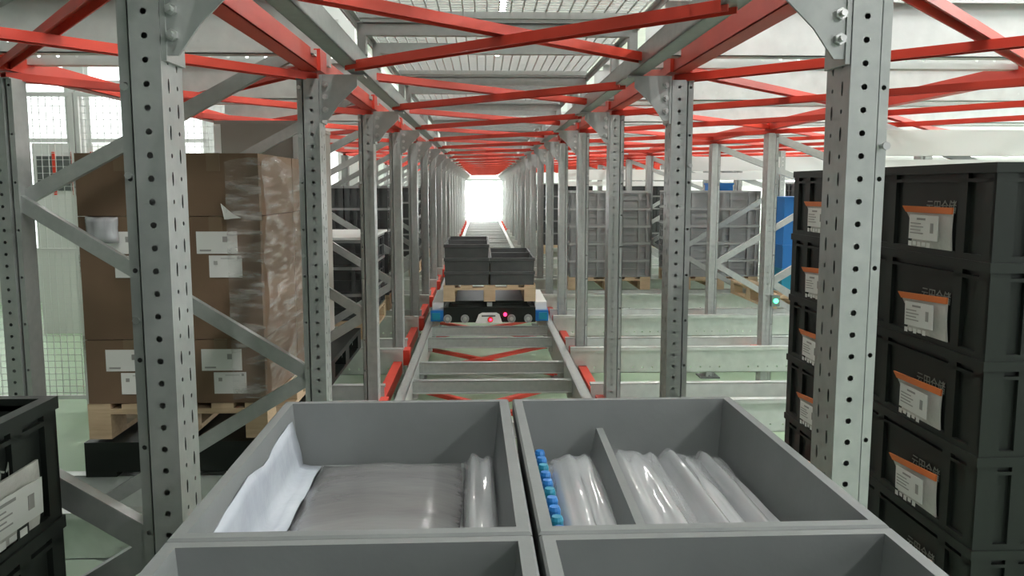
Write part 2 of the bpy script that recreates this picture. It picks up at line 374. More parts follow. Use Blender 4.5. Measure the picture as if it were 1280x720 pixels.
for k in range(0, NB - 1):
    yk = Y(k); q = nth(k)
    for i, off in enumerate((.55, 1.10)):
        if k >= 1: tag(put('cross_beam', CBG, None, (RL, yk + off, AT - .015)), 'grey cross beam between lower aisle rails, %s of the pair in the %s bay' % ('nearer' if i == 0 else 'farther', q), 'cross beam', 'lower cross beams')
    for i, off in enumerate((-.02, .40)):
        tag(put('cross_beam', CBU, None, (RL, yk + off, H + .577)), 'grey cross beam under overhead mesh, %s of the pair by the %s posts' % ('nearer' if i == 0 else 'farther', q), 'cross beam', 'overhead cross beams')
    for lev, z in (('lower', AB - .015), ('overhead', H + .443)):
        if lev == 'lower' and k < 1: continue
        ya, yb = yk + .30, yk + 1.30
        xbrace((RL, ya), (RR, yb), z, 'red steel brace running away to the right, %s %s cross between aisle rails' % (q, lev), group='aisle cross braces')
        xbrace((RL, yb), (RR, ya), z - .030, 'red steel brace running away to the left, %s %s cross between aisle rails' % (q, lev), group='aisle cross braces')
# wire mesh deck above the aisle
def wire_mesh_panel():
    b = MB(); p = .04; y1 = PD - .02; x0, x1 = .01, W - .01
    n = int((x1 - x0) / p)
    for i in range(n + 1):
        x = x0 + (x1 - x0) * i / n; b.box(x - .0024, x + .0024, 0, y1, 0, .0048)
    n = int(y1 / p)
    for i in range(n + 1):
        y = y1 * i / n; b.box(x0, x1, y - .0024, y + .0024, .0048, .0096)
    return b.mesh('wire_grid', 'wire')
WG = wire_mesh_panel()
SUP = MB().box(.01, W - .01, 0, .025, -.022, 0).mesh('mesh_support', 'galv')
SANG = MB().box(-.02, .02, 0, PD - .02, -.026, -.022).box(-.002, .002, 0, PD - .02, -.045, -.026).mesh('side_angle', 'galv')
for k in range(0, NB - 1):
    t = put('mesh_deck_panel', None, None, (RL, Y(k) - .05, H + .60)); tag(t, 'galvanised wire mesh deck panel over the aisle, %s the camera' % ('nearest to' if k == 0 else ORD[k] + ' from'), 'mesh deck', 'overhead mesh panels')
    g = put('wire_grid', WG, t); g['kind'] = 'stuff'
    for sy in (.02, .74, PD - .06): put('support_channel', SUP, t, (0, sy, 0))
    for sx in (.0, W): put('side_angle', SANG, t, (sx, 0, 0))
# red longitudinal beams between posts, and plan braces over the lanes
LG = MB().box(-.028, .028, .06, PD - .06, 0, .004).box(-.028, -.024, .06, PD - .06, 0, .062).box(.024, .028, .06, PD - .06, 0, .062)
LG.box(-.04, .04, -.06, .06, 0, .075)
LGM = LG.mesh('red_beam', 'red')
for k in range(NB - 1):
    for nm, x in (('left', XL), ('right', XR)):
        for lev, z in (('overhead', POST_TOP + .006), ('low', LT - .135)):
            if lev == 'low' and k < 1: continue
            if lev == 'low':
                me = LGM2 if 'LGM2' in globals() else globals().setdefault('LGM2', MB().box(-.03, .03, .09, PD - .09, .06, .064).box(-.03, -.026, .09, PD - .09, -.02, .064).box(.026, .03, .09, PD - .09, -.02, .064).mesh('red_beam', 'red'))
            else: me = LGM
            tag(put('red_beam', me, None, (x, Y(k), z - (0 if lev == 'overhead' else (.03 if x < 0 else .07)))), 'red channel beam along the %s post row, %s %s one' % (nm, q if False else nth(k), lev), 'beam', 'red beams along the aisle')
ZP = POST_TOP + .035
for k in range(0, 15):
    for nm, xa, xb, k0 in (('over the left racks', XL, XLO, 0), ('over the right racks', XR, XR2, 0), ('over the outer right racks', XR2, XR3, 1), ('at far right', XR3, 4.6, 3)):
        if k < k0: continue
        xbrace((xa, Y(k)), (xb, Y(k + 1)), ZP, 'red roof brace going outwards with distance %s, %s bay' % (nm, nth(k)), group='red roof braces')
        xbrace((xb, Y(k)), (xa, Y(k + 1)), ZP - .034, 'red roof brace going inwards with distance %s, %s bay' % (nm, nth(k)), group='red roof braces')
for k in range(1, 12):
    for nm, x in (('outer left', XLO), ('second right', XR2)):
        tag(put('red_beam', LGM, None, (x, Y(k), POST_TOP + .006)), 'red channel beam over the %s post row, in the %s bay' % (nm, nth(k)), 'beam', 'red beams over the outer posts')

# ================================================================== PALLETS
SL_Y = MB().box(-.05, .05, -.6, .6, 0, .02).mesh('board', 'wood')
SL_X = MB().box(-.4, .4, -.05, .05, 0, .02).mesh('stringer_board', 'wood')
BLK = MB().box(-.05, .05, -.07, .07, 0, .08).mesh('block', 'wood')
def wood_pallet(loc, label, wx=.8, rz=0.0, grp='wooden pallets'):
    t = put('wooden_pallet', None, None, loc, rz); tag(t, label, 'pallet', grp); s = wx / .8; t.scale = (s, 1, 1)
    for x in (-.35, -.2, 0, .2, .35): put('board', SL_Y, t, (x, 0, .12))
    for y in (-.55, 0, .55): put('stringer_board', SL_X, t, (0, y, .10))
    for x in (-.35, 0, .35):
        for y in (-.53, 0, .53): put('block', BLK, t, (x, y, .02))
    for x in (-.35, 0, .35): put('skid_board', SL_Y, t, (x, 0, 0))
    return t
def plastic_pallet(loc, label, h=.103, wx=.8, m='black', skirt=False):
    t = put('plastic_pallet', None, None, loc); tag(t, label, 'pallet', 'black plastic pallets')
    b = MB().box(-wx / 2, wx / 2, -.6, .6, h - .03, h); put('deck', b.mesh('deck', m), t)
    rb = MB().box(-wx / 2, wx / 2, -.01, .01, h - .05, h - .03).mesh('deck_rib', m)
    for y in (-.59, -.21, .21, .59): put('deck_rib', rb, t, (0, y, 0))
    if skirt:
        for y in (-.6, .59): put('skirt_panel', MB().box(-wx / 2, wx / 2, y, y + .01, .02, h - .03).mesh('skirt_panel', m), t)
    blk = MB().box(-.06, .06, -.07, .07, .02, h - .03).mesh('foot', m); sk = MB().box(-.06, .06, -.6, .6, 0, .02).mesh('skid', m)
    for x in (-wx / 2 + .06, 0, wx / 2 - .06):
        put('skid', sk, t, (x, 0, 0))
        for y in (-.53, 0, .53): put('foot', blk, t, (x, y, 0))
    return t

# ================================================================== CRATES
def low_crate_mesh(m, wx, ly, h):
    """open low tray: draft walls, thick flat lip, floor; origin at bottom centre"""
    b = MB(); X, Yy = wx / 2 - .001, ly / 2 - .001; lip = .017; d = .012; t = .006
    oT = (X - .006, Yy - .006); oB = (X - .010, Yy - .010); iT = (X - lip, Yy - lip); iB = (X - lip - d, Yy - lip - d)
    def ring(a, za, c, zc, flip=False):
        A = [(-a[0], -a[1], za), (a[0], -a[1], za), (a[0], a[1], za), (-a[0], a[1], za)]; C = [(-c[0], -c[1], zc), (c[0], -c[1], zc), (c[0], c[1], zc), (-c[0], c[1], zc)]
        for i in range(4):
            j = (i + 1) % 4; q = [A[i], A[j], C[j], C[i]]; b.poly(q[::-1] if flip else q)
    ring(oB, 0, oT, h - .028); ring(oT, h - .028, (X, Yy), h - .026); ring((X, Yy), h - .026, (X, Yy), h - .003); ring((X, Yy), h - .003, (X - .003, Yy - .003), h)
    ring((X - .003, Yy - .003), h, iT, h); ring(iT, h, iB, t + .004); ring(iB, t + .004, (iB[0] - .01, iB[1] - .01), t)
    c = (iB[0] - .01, iB[1] - .01); b.poly([(-c[0], -c[1], t), (c[0], -c[1], t), (c[0], c[1], t), (-c[0], c[1], t)])
    b.poly([(-oB[0], oB[1], 0), (oB[0], oB[1], 0), (oB[0], -oB[1], 0), (-oB[0], -oB[1], 0)])
    return b.mesh('body', m)
LH, LPITCH = .1195, .1175
LOW = low_crate_mesh('grey', .402, .60, LH)
LOWD = low_crate_mesh('dgrey', .395, .60, LH)
RIBY = MB().box(-.002, .004, -.004, .004, .012, .09).mesh('wall_rib', 'grey')
def low_crate(me, loc, rz, label, grp):
    t = put('low_crate', None, None, loc, rz); tag(t, label, 'crate', grp); put('body', me, t); return t

def tall_crate_meshes(m, wx, ly, h, lip=None, rec=.014):
    """ribbed stacking crate; origin bottom centre, open top"""
    X, Yy = wx / 2 - .002, ly / 2 - .002; b = MB(); t = rec + .008
    # four walls (recessed panels)
    b.box(-X + rec, X - rec, -Yy + rec, -Yy + t, 0.004, h - .012).box(-X + rec, X - rec, Yy - t, Yy - rec, 0.004, h - .012)
    b.box(-X + rec, -X + t, -Yy + t, Yy - t, 0.004, h - .012).box(X - t, X - rec, -Yy + t, Yy - t, 0.004, h - .012)
    b.box(-X + t, X - t, -Yy + t, Yy - t, .004, .012)
    r = MB()                                                            # rims: a lip at top, bands below
    for z0, z1, e, r in ((h - .022, h, 0, MB()), (h - .042, h - .034, .004, b), (.0, .014, .004, b)) + (((h * .45, h * .5, .006, b),) if lip else ()):
        if e == 0: r0 = r
        x, y = X - e, Yy - e
        r.box(-x, x, -y, -y + .022, z0, z1).box(-x, x, y - .022, y, z0, z1).box(-x, -x + .022, -y + .022, y - .022, z0, z1).box(x - .022, x, -y + .022, y - .022, z0, z1)
    rim = r0.mesh('rim', lip or m)
    q = b; e = .004
    def rib_x(u0, u1):   # ribs on the +-y faces
        for s in (-1, 1): y0, y1 = sorted((s * (Yy - e), s * (Yy - rec))); q.box(u0, u1, y0, y1, .014, h - .02)
    def rib_y(u0, u1):
        for s in (-1, 1): x0, x1 = sorted((s * (X - e), s * (X - rec))); q.box(x0, x1, u0, u1, .014, h - .02)
    for s in (-1, 1):
        a, c = sorted((s * (X - .05), s * (X - e))); rib_x(a, c)
        a, c = sorted((s * .085, s * .115)); rib_x(a, c)
        a, c = sorted((s * (Yy - .045), s * (Yy - e))); rib_y(a, c)
        a, c = sorted((s * .150, s * .185)); rib_y(a, c)
    return b.mesh('body', m), rim
TALL = tall_crate_meshes('black', .40, .60, .2175)
GTALL = tall_crate_meshes('mgrey', .45, .60, .188, 'lgrey', .028)
DTALL = tall_crate_meshes('dgrey', .40, .60, .2, 'mgrey', .024)
def tall_crate(ms, loc, label, grp, sx=1.0):
    t = put('stacking_crate', None, None, loc); tag(t, label, 'crate', grp)
    put('body', ms[0], t); put('rim', ms[1], t)
    return t
# pouch hanging on a crate wall: local x along the wall, -y outwards, z up, origin at top centre
def pouch_mesh(wd, ht, z0f, z1f, off, m, nx=8, nz=6, curl=.018):
    b = MB(); g = []
    for j in range(nz + 1):
        v = z0f + (z1f - z0f) * j / nz; row = []
        for i in range(nx + 1):
            u = i / nx; waist = 1 - .16 * math.sin(math.pi * min(1, max(0, v))) * (1 - u)
            x = (u - .5) * wd; x = wd / 2 - (wd / 2 - x) * waist
            y = -.010 - .004 * math.sin(math.pi * v) - curl * (1 - v) * (1 - v) * (1.15 - u) - off
            row.append(len(b.v)); b.v.append((x, y, -ht * v))
        g.append(row)
    for j in range(nz):
        for i in range(nx): b.f.append((g[j][i], g[j + 1][i], g[j + 1][i + 1], g[j][i + 1]))
    k = len(b.v); b.v += [(x, y + .004, z) for x, y, z in b.v[:k]]
    for f in list(b.f): b.f.append(tuple(reversed([i + k for i in f])))
    for i in range(nx): b.f += [(g[0][i], g[0][i + 1], g[0][i + 1] + k, g[0][i] + k), (g[nz][i + 1], g[nz][i], g[nz][i] + k, g[nz][i + 1] + k)]
    for j in range(nz): b.f += [(g[j + 1][0], g[j][0], g[j][0] + k, g[j + 1][0] + k), (g[j][nx], g[j + 1][nx], g[j + 1][nx] + k, g[j][nx] + k)]
    return b.mesh('pouch', m, smooth=False)
PO = (pouch_mesh(.20, .112, 0, 1, 0, 'pouch'), pouch_mesh(.202, .112, -.01, .13, .002, 'orange', nz=2))
def paper_mesh(wd, ht):
    b = MB().box(-wd / 2, wd / 2, -.034, -.0325, -ht, 0); return b.mesh('paper_insert', 'paper')
PA = paper_mesh(.135, .060)
def marks(): 
    b = MB(); b.box(-.03, .01, -.0348, -.0342, -.012, -.007); b.box(.035, .048, -.0348, -.0342, -.042, -.018)
    for i in range(4): b.box(-.06, -.01 + .012 * (i % 2), -.0348, -.0342, -.022 - .008 * i, -.0195 - .008 * i)
    return b.mesh('print', 'grey_ink')
MK = marks()
def white_strip():
    b = MB(); 
    for i in range(5): b.box(-.06 + i * .022, -.045 + i * .022, -.0325, -.032, -.098 + .003 * (i % 2), -.086)
    return b.mesh('bright_print', 'paper')
WS = white_strip()
def pouch(parent, loc, rot, tilt=0.0, s=1.0, band=True):
    p = put('document_pouch', PO[0], parent, loc, rot=(0, tilt, rot)); p.scale = (s, 1, 1); p['label'] = 'clear document pouch with an orange top band' if band else 'wide clear document pouch with printed paper'
    if band: put('top_band', PO[1], p)
    put('paper_insert', PA, p, (.01, 0, -.020)); k1 = put('paper_print', MK, p, (.01, 0, -.020)); k2 = put('lower_print', WS, p); k1['kind'] = k2['kind'] = 'stuff'
def text_mesh(s, size, m):
    cu = bpy.data.curves.new('lettering', 'FONT'); cu.body = s; cu.size = size; cu.extrude = .0006; cu.align_x = 'CENTER'; cu.resolution_u = 2
    o = bpy.data.objects.new('tmp', cu); COL.objects.link(o); dg = bpy.context.evaluated_depsgraph_get()
    me = bpy.data.meshes.new_from_object(o.evaluated_get(dg)); bpy.data.objects.remove(o); me.materials.clear(); me.materials.append(M[m]); return me
TXT = text_mesh('云田仓储', .05, 'print')

# ---- near load: four columns of grey trays on a pallet in the aisle
NZ = H - .382; deck_z = NZ - 4 * LPITCH - .002
RZ = .014; cx, cy = .0574, .90
def nl(x, y):  # local (tray grid) to world
    return (cx + x * math.cos(RZ) - y * math.sin(RZ), cy + x * math.sin(RZ) + y * math.cos(RZ))
place = {(-1, 1): 'far left', (1, 1): 'far right', (-1, -1): 'near left', (1, -1): 'near right'}
wood_pallet((cx, cy, deck_z - .14), 'wooden pallet under the foreground grey trays', rz=RZ)
trays = {}
for (i, j), nm in place.items():
    for l in range(4):
        p = nl(i * .2035, j * .3015); z = deck_z + l * LPITCH
        lab = {'far left': 'grey open plastic tray holding a dull film bag and a clear roll, foreground left',
               'far right': 'grey open plastic tray holding several shiny white film bags, foreground right',
               'near left': 'grey open plastic tray cut by the bottom edge of the picture, left one',
               'near right': 'grey open plastic tray cut by the bottom edge of the picture, right one'}[nm] if l == 3 else 'grey plastic tray stacked beneath the foreground trays'
        t = low_crate(LOW, (p[0], p[1], z), RZ, lab, 'grey trays on the foreground pallet')
        if l == 3: trays[(i, j)] = t
# ---- bag contents
def bag_mesh(wx, ly, th, seed, m, nx=14, ny=24, ridge=1.0, fold=.05):
    rnd = random.Random(seed); ph = [rnd.uniform(0, 6.28) for _ in range(6)]; b = MB(); top = []
    for layer in (0, 1):
        for j in range(ny + 1):
            v = j / ny
            for i in range(nx + 1):
                u = i / nx
                x = (u - .5) * wx * (1 + .02 * math.sin(9 * v + ph[0])); y = (v - .5) * ly * (1 + .02 * math.sin(11 * u + ph[1]))
                e = (1 - abs(2 * u - 1) ** 4) * (1 - abs(2 * v - 1) ** 10)
                z = th * (.25 + .75 * e) * (1 + ridge * (.16 * math.sin(7 * u + 2 * v + ph[2]) + .10 * math.sin(13 * u - 3 * v + ph[3])) + .02 * math.sin(17 * v + 5 * u + ph[4]) + fold * (abs(math.sin(9 * u + .8 * v + ph[5])) - .6))
                b.v.append((x, y, z if layer else 0))
    n = (nx + 1) * (ny + 1); at = lambda i, j, l: l * n + j * (nx + 1) + i
    for j in range(ny):
        for i in range(nx):
            b.f.append((at(i, j, 1), at(i + 1, j, 1), at(i + 1, j + 1, 1), at(i, j + 1, 1))); b.f.append((at(i, j + 1, 0), at(i + 1, j + 1, 0), at(i + 1, j, 0), at(i, j, 0)))
    for i in range(nx): b.f += [(at(i, 0, 0), at(i + 1, 0, 0), at(i + 1, 0, 1), at(i, 0, 1)), (at(i + 1, ny, 0), at(i, ny, 0), at(i, ny, 1), at(i + 1, ny, 1))]
    for j in range(ny): b.f += [(at(0, j + 1, 0), at(0, j, 0), at(0, j, 1), at(0, j + 1, 1)), (at(nx, j, 0), at(nx, j + 1, 0), at(nx, j + 1, 1), at(nx, j, 1))]
    return b.mesh('film_bag', m, smooth=True)
def in_tray(name, me, i, j, x, y, z, label, cat, rz=0.0, grp=None):
    p = nl(i * .2035 + x, j * .3015 + y); return tag(put(name, me, None, (p[0], p[1], deck_z + 3 * LPITCH + z), RZ + rz), label, cat, grp)
fz = .008
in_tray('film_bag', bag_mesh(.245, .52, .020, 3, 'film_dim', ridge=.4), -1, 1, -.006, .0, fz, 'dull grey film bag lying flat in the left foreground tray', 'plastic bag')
in_tray('film_roll', bag_mesh(.052, .51, .042, 5, 'film', nx=8, ridge=.6), -1, 1, .146, .0, fz, 'clear film roll along the right side of the left foreground tray', 'plastic bag')
def liner_mesh():
    b = MB(); n = 14; m_ = 6; g = []
    for j in range(n + 1):
        row = []
        for i in range(m_ + 1):
            u = i / m_; y = -.258 + .516 * j / n; wv = math.sin(j * 1.7 + i)
            if u < .7: x = -.179 + .014 * u / .7 + .002 * (1 + wv); z = .100 - .006 * (1 + math.sin(j * .9)) - (.080 * u / .7)
            else: x = -.165 + .034 * (u - .7) / .3; z = .016 + .003 * wv
            row.append(len(b.v)); b.v.append((x, y, z))
        g.append(row)
    for j in range(n):
        for i in range(m_): b.f.append((g[j][i], g[j][i + 1], g[j + 1][i + 1], g[j + 1][i]))
    return b.mesh('film_liner', 'liner', smooth=True)
o = in_tray('film_liner', liner_mesh(), -1, 1, 0, 0, 0, 'bluish white film sheet standing against the left wall of the left foreground tray', 'plastic sheet')
md = o.modifiers.new('solid', 'SOLIDIFY'); md.thickness = .002
in_tray('film_bag', bag_mesh(.088, .50, .042, 11, 'film', nx=10, fold=.28, ridge=.5), 1, 1, -.105, -.005, fz, 'white film bag between the blue caps and the grey divider, right tray', 'plastic bag', -.03, 'white film bags in the right tray')
in_tray('film_bag', bag_mesh(.105, .52, .045, 12, 'film', nx=10, fold=.28, ridge=.5), 1, 1, .000, -.005, fz, 'white film bag just right of the grey divider in the right tray', 'plastic bag', -.02, 'white film bags in the right tray')
in_tray('film_bag', bag_mesh(.080, .52, .040, 13, 'film', nx=10, fold=.28, ridge=.8), 1, 1, .080, -.005, fz, 'white film bag second from the right wall in the right tray', 'plastic bag', -.01, 'white film bags in the right tray')
in_tray('film_bag', bag_mesh(.052, .51, .036, 14, 'film', nx=8, fold=.28, ridge=.8), 1, 1, .137, -.005, fz, 'narrow white film bag nearest the right wall of the right tray', 'plastic bag', 0, 'white film bags in the right tray')
dv = MB()
dv.hexa([(-.020, -.262, 0), (.022, -.262, 0), (.022, .262, 0), (-.020, .262, 0), (-.007, -.262, .066), (.005, -.262, .066), (.005, .262, .066), (-.007, .262, .066)])
in_tray('tray_divider', dv.mesh('tray_divider', 'grey'), 1, 1, -.053, 0, fz, 'grey ridge divider running lengthwise between bags in the right tray', 'divider', -.03)
cap = MB().cyl((0, 0, 0), (0, 0, .045), .009, 12).cyl((0, 0, .045), (0, 0, .05), .009, 12, .007)
capm = [cap.mesh('blue_cap', 'blue'), cap.mesh('blue_cap', 'teal')]
for q in range(13):
    in_tray('blue_cap', capm[q % 3 == 1], 1, 1, -.159, -.245 + q * .036, fz, 'small blue cap, %s in the row along the left wall of the right tray' % nth(q), 'cap', 0, 'blue caps in the right tray')

# ---- shuttle with its load further down the aisle
SY, SX, SZ = 7.3, .0585, AT
def shuttle(loc, label):
    t = put('pallet_shuttle', None, None, loc); tag(t, label, 'shuttle', 'pallet shuttles')
    body = MB().box(-.40, .40, 0, 1.0, .015, .145).frustum((-.36, .36, .03, .97), .145, (-.33, .33, .06, .94), .17); put('body', body.mesh('body', 'black'), t)
    put('lift_plate', MB().box(-.33, .33, .08, 1.1, .17, .194).mesh('lift_plate', 'black'), t)
    for s in (-1, 1):
        x0, x1 = sorted((s * .40, s * .512)); sb = put('side_box', MB().box(x0, x1, .0, 1.0, .025, .118).mesh('side_box', 'blue'), t)
        put('side_cover', MB().box(min(s * .40, s * .50), max(s * .40, s * .50), .06, .96, .118, .185).mesh('side_cover', 'white'), sb)
        put('bumper', MB().box(min(s * .43, s * .50), max(s * .43, s * .50), -.01, 0, .04, .10).mesh('bumper', 'teal'), sb)
    for x in (-.365, -.215, .19, .335):
        wl = put('wheel', MB().cyl((x, -.02, .048), (x, .03, .048), .036, 18).mesh('wheel', 'mgrey'), t)
        put('hub', MB().cyl((x, -.026, .048), (x, -.02, .048), .016, 10).mesh('hub', 'zinc'), wl)
    pn = MB(); pts = [(-.125, .01), (.110, .01), (.085, .085), (.06, .10), (-.065, .10), (-.095, .085)]
    pn.poly([(x, -.02, z) for x, z in pts]); pn.poly([(x, 0, z) for x, z in reversed(pts)])
    for i in range(6):
        a, c = pts[i], pts[(i + 1) % 6]; pn.poly([(c[0], -.02, c[1]), (a[0], -.02, a[1]), (a[0], 0, a[1]), (c[0], 0, c[1])])
    f = put('front_panel', pn.mesh('front_panel', 'white'), t); f['label'] = 'white front panel with a red sensor'
    put('panel_slot', MB().box(-.07, .05, -.023, -.02, .068, .080).mesh('panel_slot', 'ink'), f)
    put('sensor', MB().cyl((.005, -.03, .042), (.005, -.02, .042), .024, 14).mesh('sensor', 'red'), f)
    put('sensor_lens', MB().cyl((.008, -.033, .042), (.008, -.03, .042), .011, 10).mesh('sensor_lens', 'red_led'), f)
    put('status_light', MB().cyl((.135, -.025, .085), (.135, 0, .085), .015, 12).mesh('status_light', 'red_led'), t)
    put('camera_box', MB().box(-.022, .022, -.005, .03, .155, .190).mesh('camera_box', 'mgrey'), t)
shuttle((SX, SY, SZ), 'black and blue pallet shuttle carrying dark trays down the aisle')
shuttle((cx, .40, SZ), 'pallet shuttle hidden below the foreground trays')
PZ = H - .852
wood_pallet((SX, SY + .60, PZ - .14), 'wooden pallet on the blue shuttle down the aisle')
for i, n_ in ((-1, 3), (1, 2)):
    for j in (0, 1):
        for l in range(n_):
            lay = 'top' if l == n_ - 1 else ('bottom' if l == 0 else 'middle')
            low_crate(LOWD, (SX + i * .198, SY + .31 + .605 * j, PZ + .001 + l * LPITCH), 0, 'dark grey tray on the shuttle pallet, %s of the %s %s stack' % (lay, 'nearer' if j == 0 else 'farther', 'left' if i < 0 else 'right'), 'dark trays on the shuttle pallet')

# ================================================================== BLACK CRATES RIGHT
CP = .2175
XF = 1.097; ytop = H + .052; base = ytop - 5 * CP
yc = Y(0) + PD / 2
plastic_pallet((XF + .4, yc, base - .103), 'black plastic pallet beneath the tall black crate stacks on the right')
lv = ['lowest', 'second from bottom', 'middle', 'second from top', 'topmost']
for i in (0, 1):
    for j in (0, 1):
        for l in range(5):
            lab = 'black pouched crate, %s in the %s right stack facing the aisle' % (lv[l], ('nearer', 'farther')[j]) if i == 0 else 'black crate, %s in the %s right stack behind the aisle-facing one' % (lv[l], ('nearer', 'farther')[j])
            xx = XF + .2 + .4 * i; yy = yc - .3 + .6 * j
            t = tall_crate(TALL, (xx, yy, base + l * CP), lab, 'black crates on the right')
            if i == 0:
                pouch(t, (-.182, -.03 if j == 0 else .045, .115), -math.pi / 2, random.uniform(-.05, .05))
                tx = put('lettering', TXT, t, (-.1875, -.065, .104), rot=(math.pi / 2, 0, -math.pi / 2)); tx.scale = (.68, .68, .68)
# black crates near left
yl = Y(-1) + PD / 2; XLF = -.747; tl = H - .366; basel = tl - 3 * CP
plastic_pallet((XLF - .4, yl, basel - .12), 'black plastic pallet beneath the black crates at the lower left', .12)
for i in (0, 1):
    for j in (0, 1):
        for l in range(3):
            lab = 'black crate with white pouch, %s in the %s stack at the lower left' % (('lowest', 'middle', 'topmost')[l], ('nearer', 'farther')[j]) if i == 0 else 'black crate away from the aisle, %s in the %s lower left stack' % (('lowest', 'middle', 'topmost')[l], ('nearer', 'farther')[j])
            t = tall_crate(TALL, (XLF - .2 - .4 * i, yl - .3 + .6 * j, basel + l * CP), lab, 'black crates at the lower left')
            if i == 0:
                pouch(t, (.182, .085, .130), math.pi / 2, .03, 1.4, False)
                tx = put('lettering', TXT, t, (.1875, .085, .116), rot=(math.pi / 2, 0, math.pi / 2)); tx.scale = (1.1, .8, 1)

# ================================================================== CARTONS ON THE LEFT
CY0 = Y(1) + .15; CX0, CX1 = -1.545, -.850
def carton_mesh(w_, d_, h_):
    e = .004
    return MB().box(e, w_ - e, e, d_ - e, 0, h_ - .003).mesh('carton_body', 'board')
rows = [(-.844, -.590, 'bottom'), (-.590, -.112, 'middle'), (-.112, .128, 'top')]
plastic_pallet(((CX0 + CX1) / 2, CY0 + .6, LT), 'black plastic pallet under the wooden pallet of brown cartons', .14, .74, skirt=True)
wood_pallet(((CX0 + CX1) / 2, CY0 + .6, H - .844 - .142), 'wooden pallet carrying the wrapped brown cartons', (CX1 - CX0))
cw = (CX1 - CX0) / 2
lab_big = MB().box(0, .155, -.003, 0, 0, .085).mesh('paper_label', 'paper'); lab_small = MB().box(0, .125, -.003, 0, 0, .085).mesh('paper_label', 'paper')
pr = MB(); pr.box(.012, .055, -.0042, -.003, .010, .016).box(.100, .118, -.0042, -.003, .045, .066); LPR = pr.mesh('label_print', 'grey_ink')
pr = MB(); pr.box(.018, .032, -.0042, -.003, .05, .064).box(.108, .117, -.0042, -.003, .07, .08).box(.045, .10, -.0042, -.003, .073, .075); LPR2 = pr.mesh('label_print', 'grey_ink')
for l, (z0, z1, nm) in enumerate(rows):
    for i in (0, 1):
        for j in (0, 1):
            t = put('carton', None, None, (CX0 + cw * i, CY0 + .585 * j, H + z0)); d_ = .58
            tag(t, 'brown carton, %s layer, %s %s, in the film-wrapped pallet load' % (nm, ('front', 'back')[j], ('left', 'right')[i]), 'carton', 'brown cartons on the left pallet')
            hh = z1 - z0; put('carton_body', carton_mesh(cw, d_, hh), t)
            put('tape', MB().box(cw / 2 - .025, cw / 2 + .025, .003, d_ - .003, hh - .003, hh - .002).box(cw / 2 - .025, cw / 2 + .025, .002, .004, hh - .07, hh - .002).mesh('tape', 'tape'), t)
            if j == 0 and l < 2:
                lx = .08 if i == 0 else .10; zt = hh - .125 if l == 0 else hh - .145
                a = put('paper_label', lab_big, t, (lx, .003, zt)); put('label_print', LPR, a)
                c = put('paper_label', lab_small, t, (lx + .045 if i else lx + .055, .003, zt - .092)); put('label_print', LPR2, c)
# loose flap of paper and crumpled film on the cartons
fl = MB().poly([(0, 0, .06), (.015, -.012, .0), (.08, -.02, .006), (.05, -.02, .02)]).poly([(.015, -.012, 0), (.0, -.002, .06), (.03, -.002, 0)])
o = tag(put('loose_paper', fl.mesh('loose_paper', 'paper'), None, (CX0 + cw + .20, CY0 - .006, H - .125)), 'cream torn paper flap sticking out of the upper right carton', 'paper'); o.modifiers.new('s', 'SOLIDIFY').thickness = .002
o = tag(put('crumpled_film', bag_mesh(.12, .10, .03, 31, 'film', nx=10, ny=10), None, (CX0 + .10, CY0 - .008, H - .165), rot=(math.pi / 2, 0, 0)), 'crumpled clear film on the front of the upper left carton', 'plastic film')
# stretch wrap around the load
def wrap_mesh():
    x0, x1, y0, y1 = CX0 - .008, CX1 + .010, CY0 - .012, CY0 + 1.18
    loop = []
    n1, n2 = 14, 20
    for i in range(n2): loop.append((x1, y0 + (y1 - y0) * i / n2))
    for i in range(n1): loop.append((x1 + (x0 - x1) * i / n1, y1))
    for i in range(n2): loop.append((x0, y1 + (y0 - y1) * i / n2))
    b = MB(); nz = 26; N = len(loop); rnd = random.Random(9)
    for j in range(nz + 1):
        z = H - .83 + (.93) * j / nz
        for i, (x, y) in enumerate(loop):
            w_ = .006 * math.sin(i * .9 + j * .7) + rnd.uniform(0, .006)
            nx_ = 1 if x >= x1 - 1e-6 else (-1 if x <= x0 + 1e-6 else 0)
            b.v.append((x + nx_ * (.006 + w_), y, z + .02 * math.sin(i * .5)))
    for j in range(nz):
        for i in range(N - 1): a = j * N + i; b.f.append((a, a + 1, a + N + 1, a + N))
    # a short lap over the right part of the front
    k = len(b.v)
    for j in range(nz + 1):
        z = H - .83 + .93 * j / nz
        for i in range(4): b.v.append((x1 - .012 + .012 - .045 * i, y0 - .004 - rnd.uniform(0, .004), z + .01 * math.sin(j + i)))
    for j in range(nz):
        for i in range(3): a = k + j * 4 + i; b.f.append((a + 1, a, a + 4, a + 5))
    return b.mesh('stretch_wrap', 'wrap', smooth=True)
tag(put('stretch_wrap', wrap_mesh()), 'clear shiny stretch film wrapped around the brown carton load', 'stretch film')
# tall grey-brown carton load in the lane behind
t = put('tall_carton', None, None, (-1.49, Y(2) + .22, LT + .142)); tag(t, 'tall grey-brown board box rising behind the wrapped cartons', 'carton')
zt = H + .345 - (LT + .142)
put('box_body', MB().box(0, .46, 0, 1.0, 0, zt).mesh('box_body', 'board_grey'), t)
for x in (-.006, .43): put('lit_edge_strip', MB().box(x, x + .036, -.008, .02, 0, zt).mesh('lit_edge_strip', 'white'), t)  # white strips put the lit front edges into the colour
put('board_lid', MB().box(-.005, .465, -.004, 1.0, zt, zt + .02).mesh('board_lid', 'board_grey'), t)
plastic_pallet((-1.24, Y(2) + .75, LT), 'black plastic pallet under the tall grey-brown box in the left lane', .14, .74)

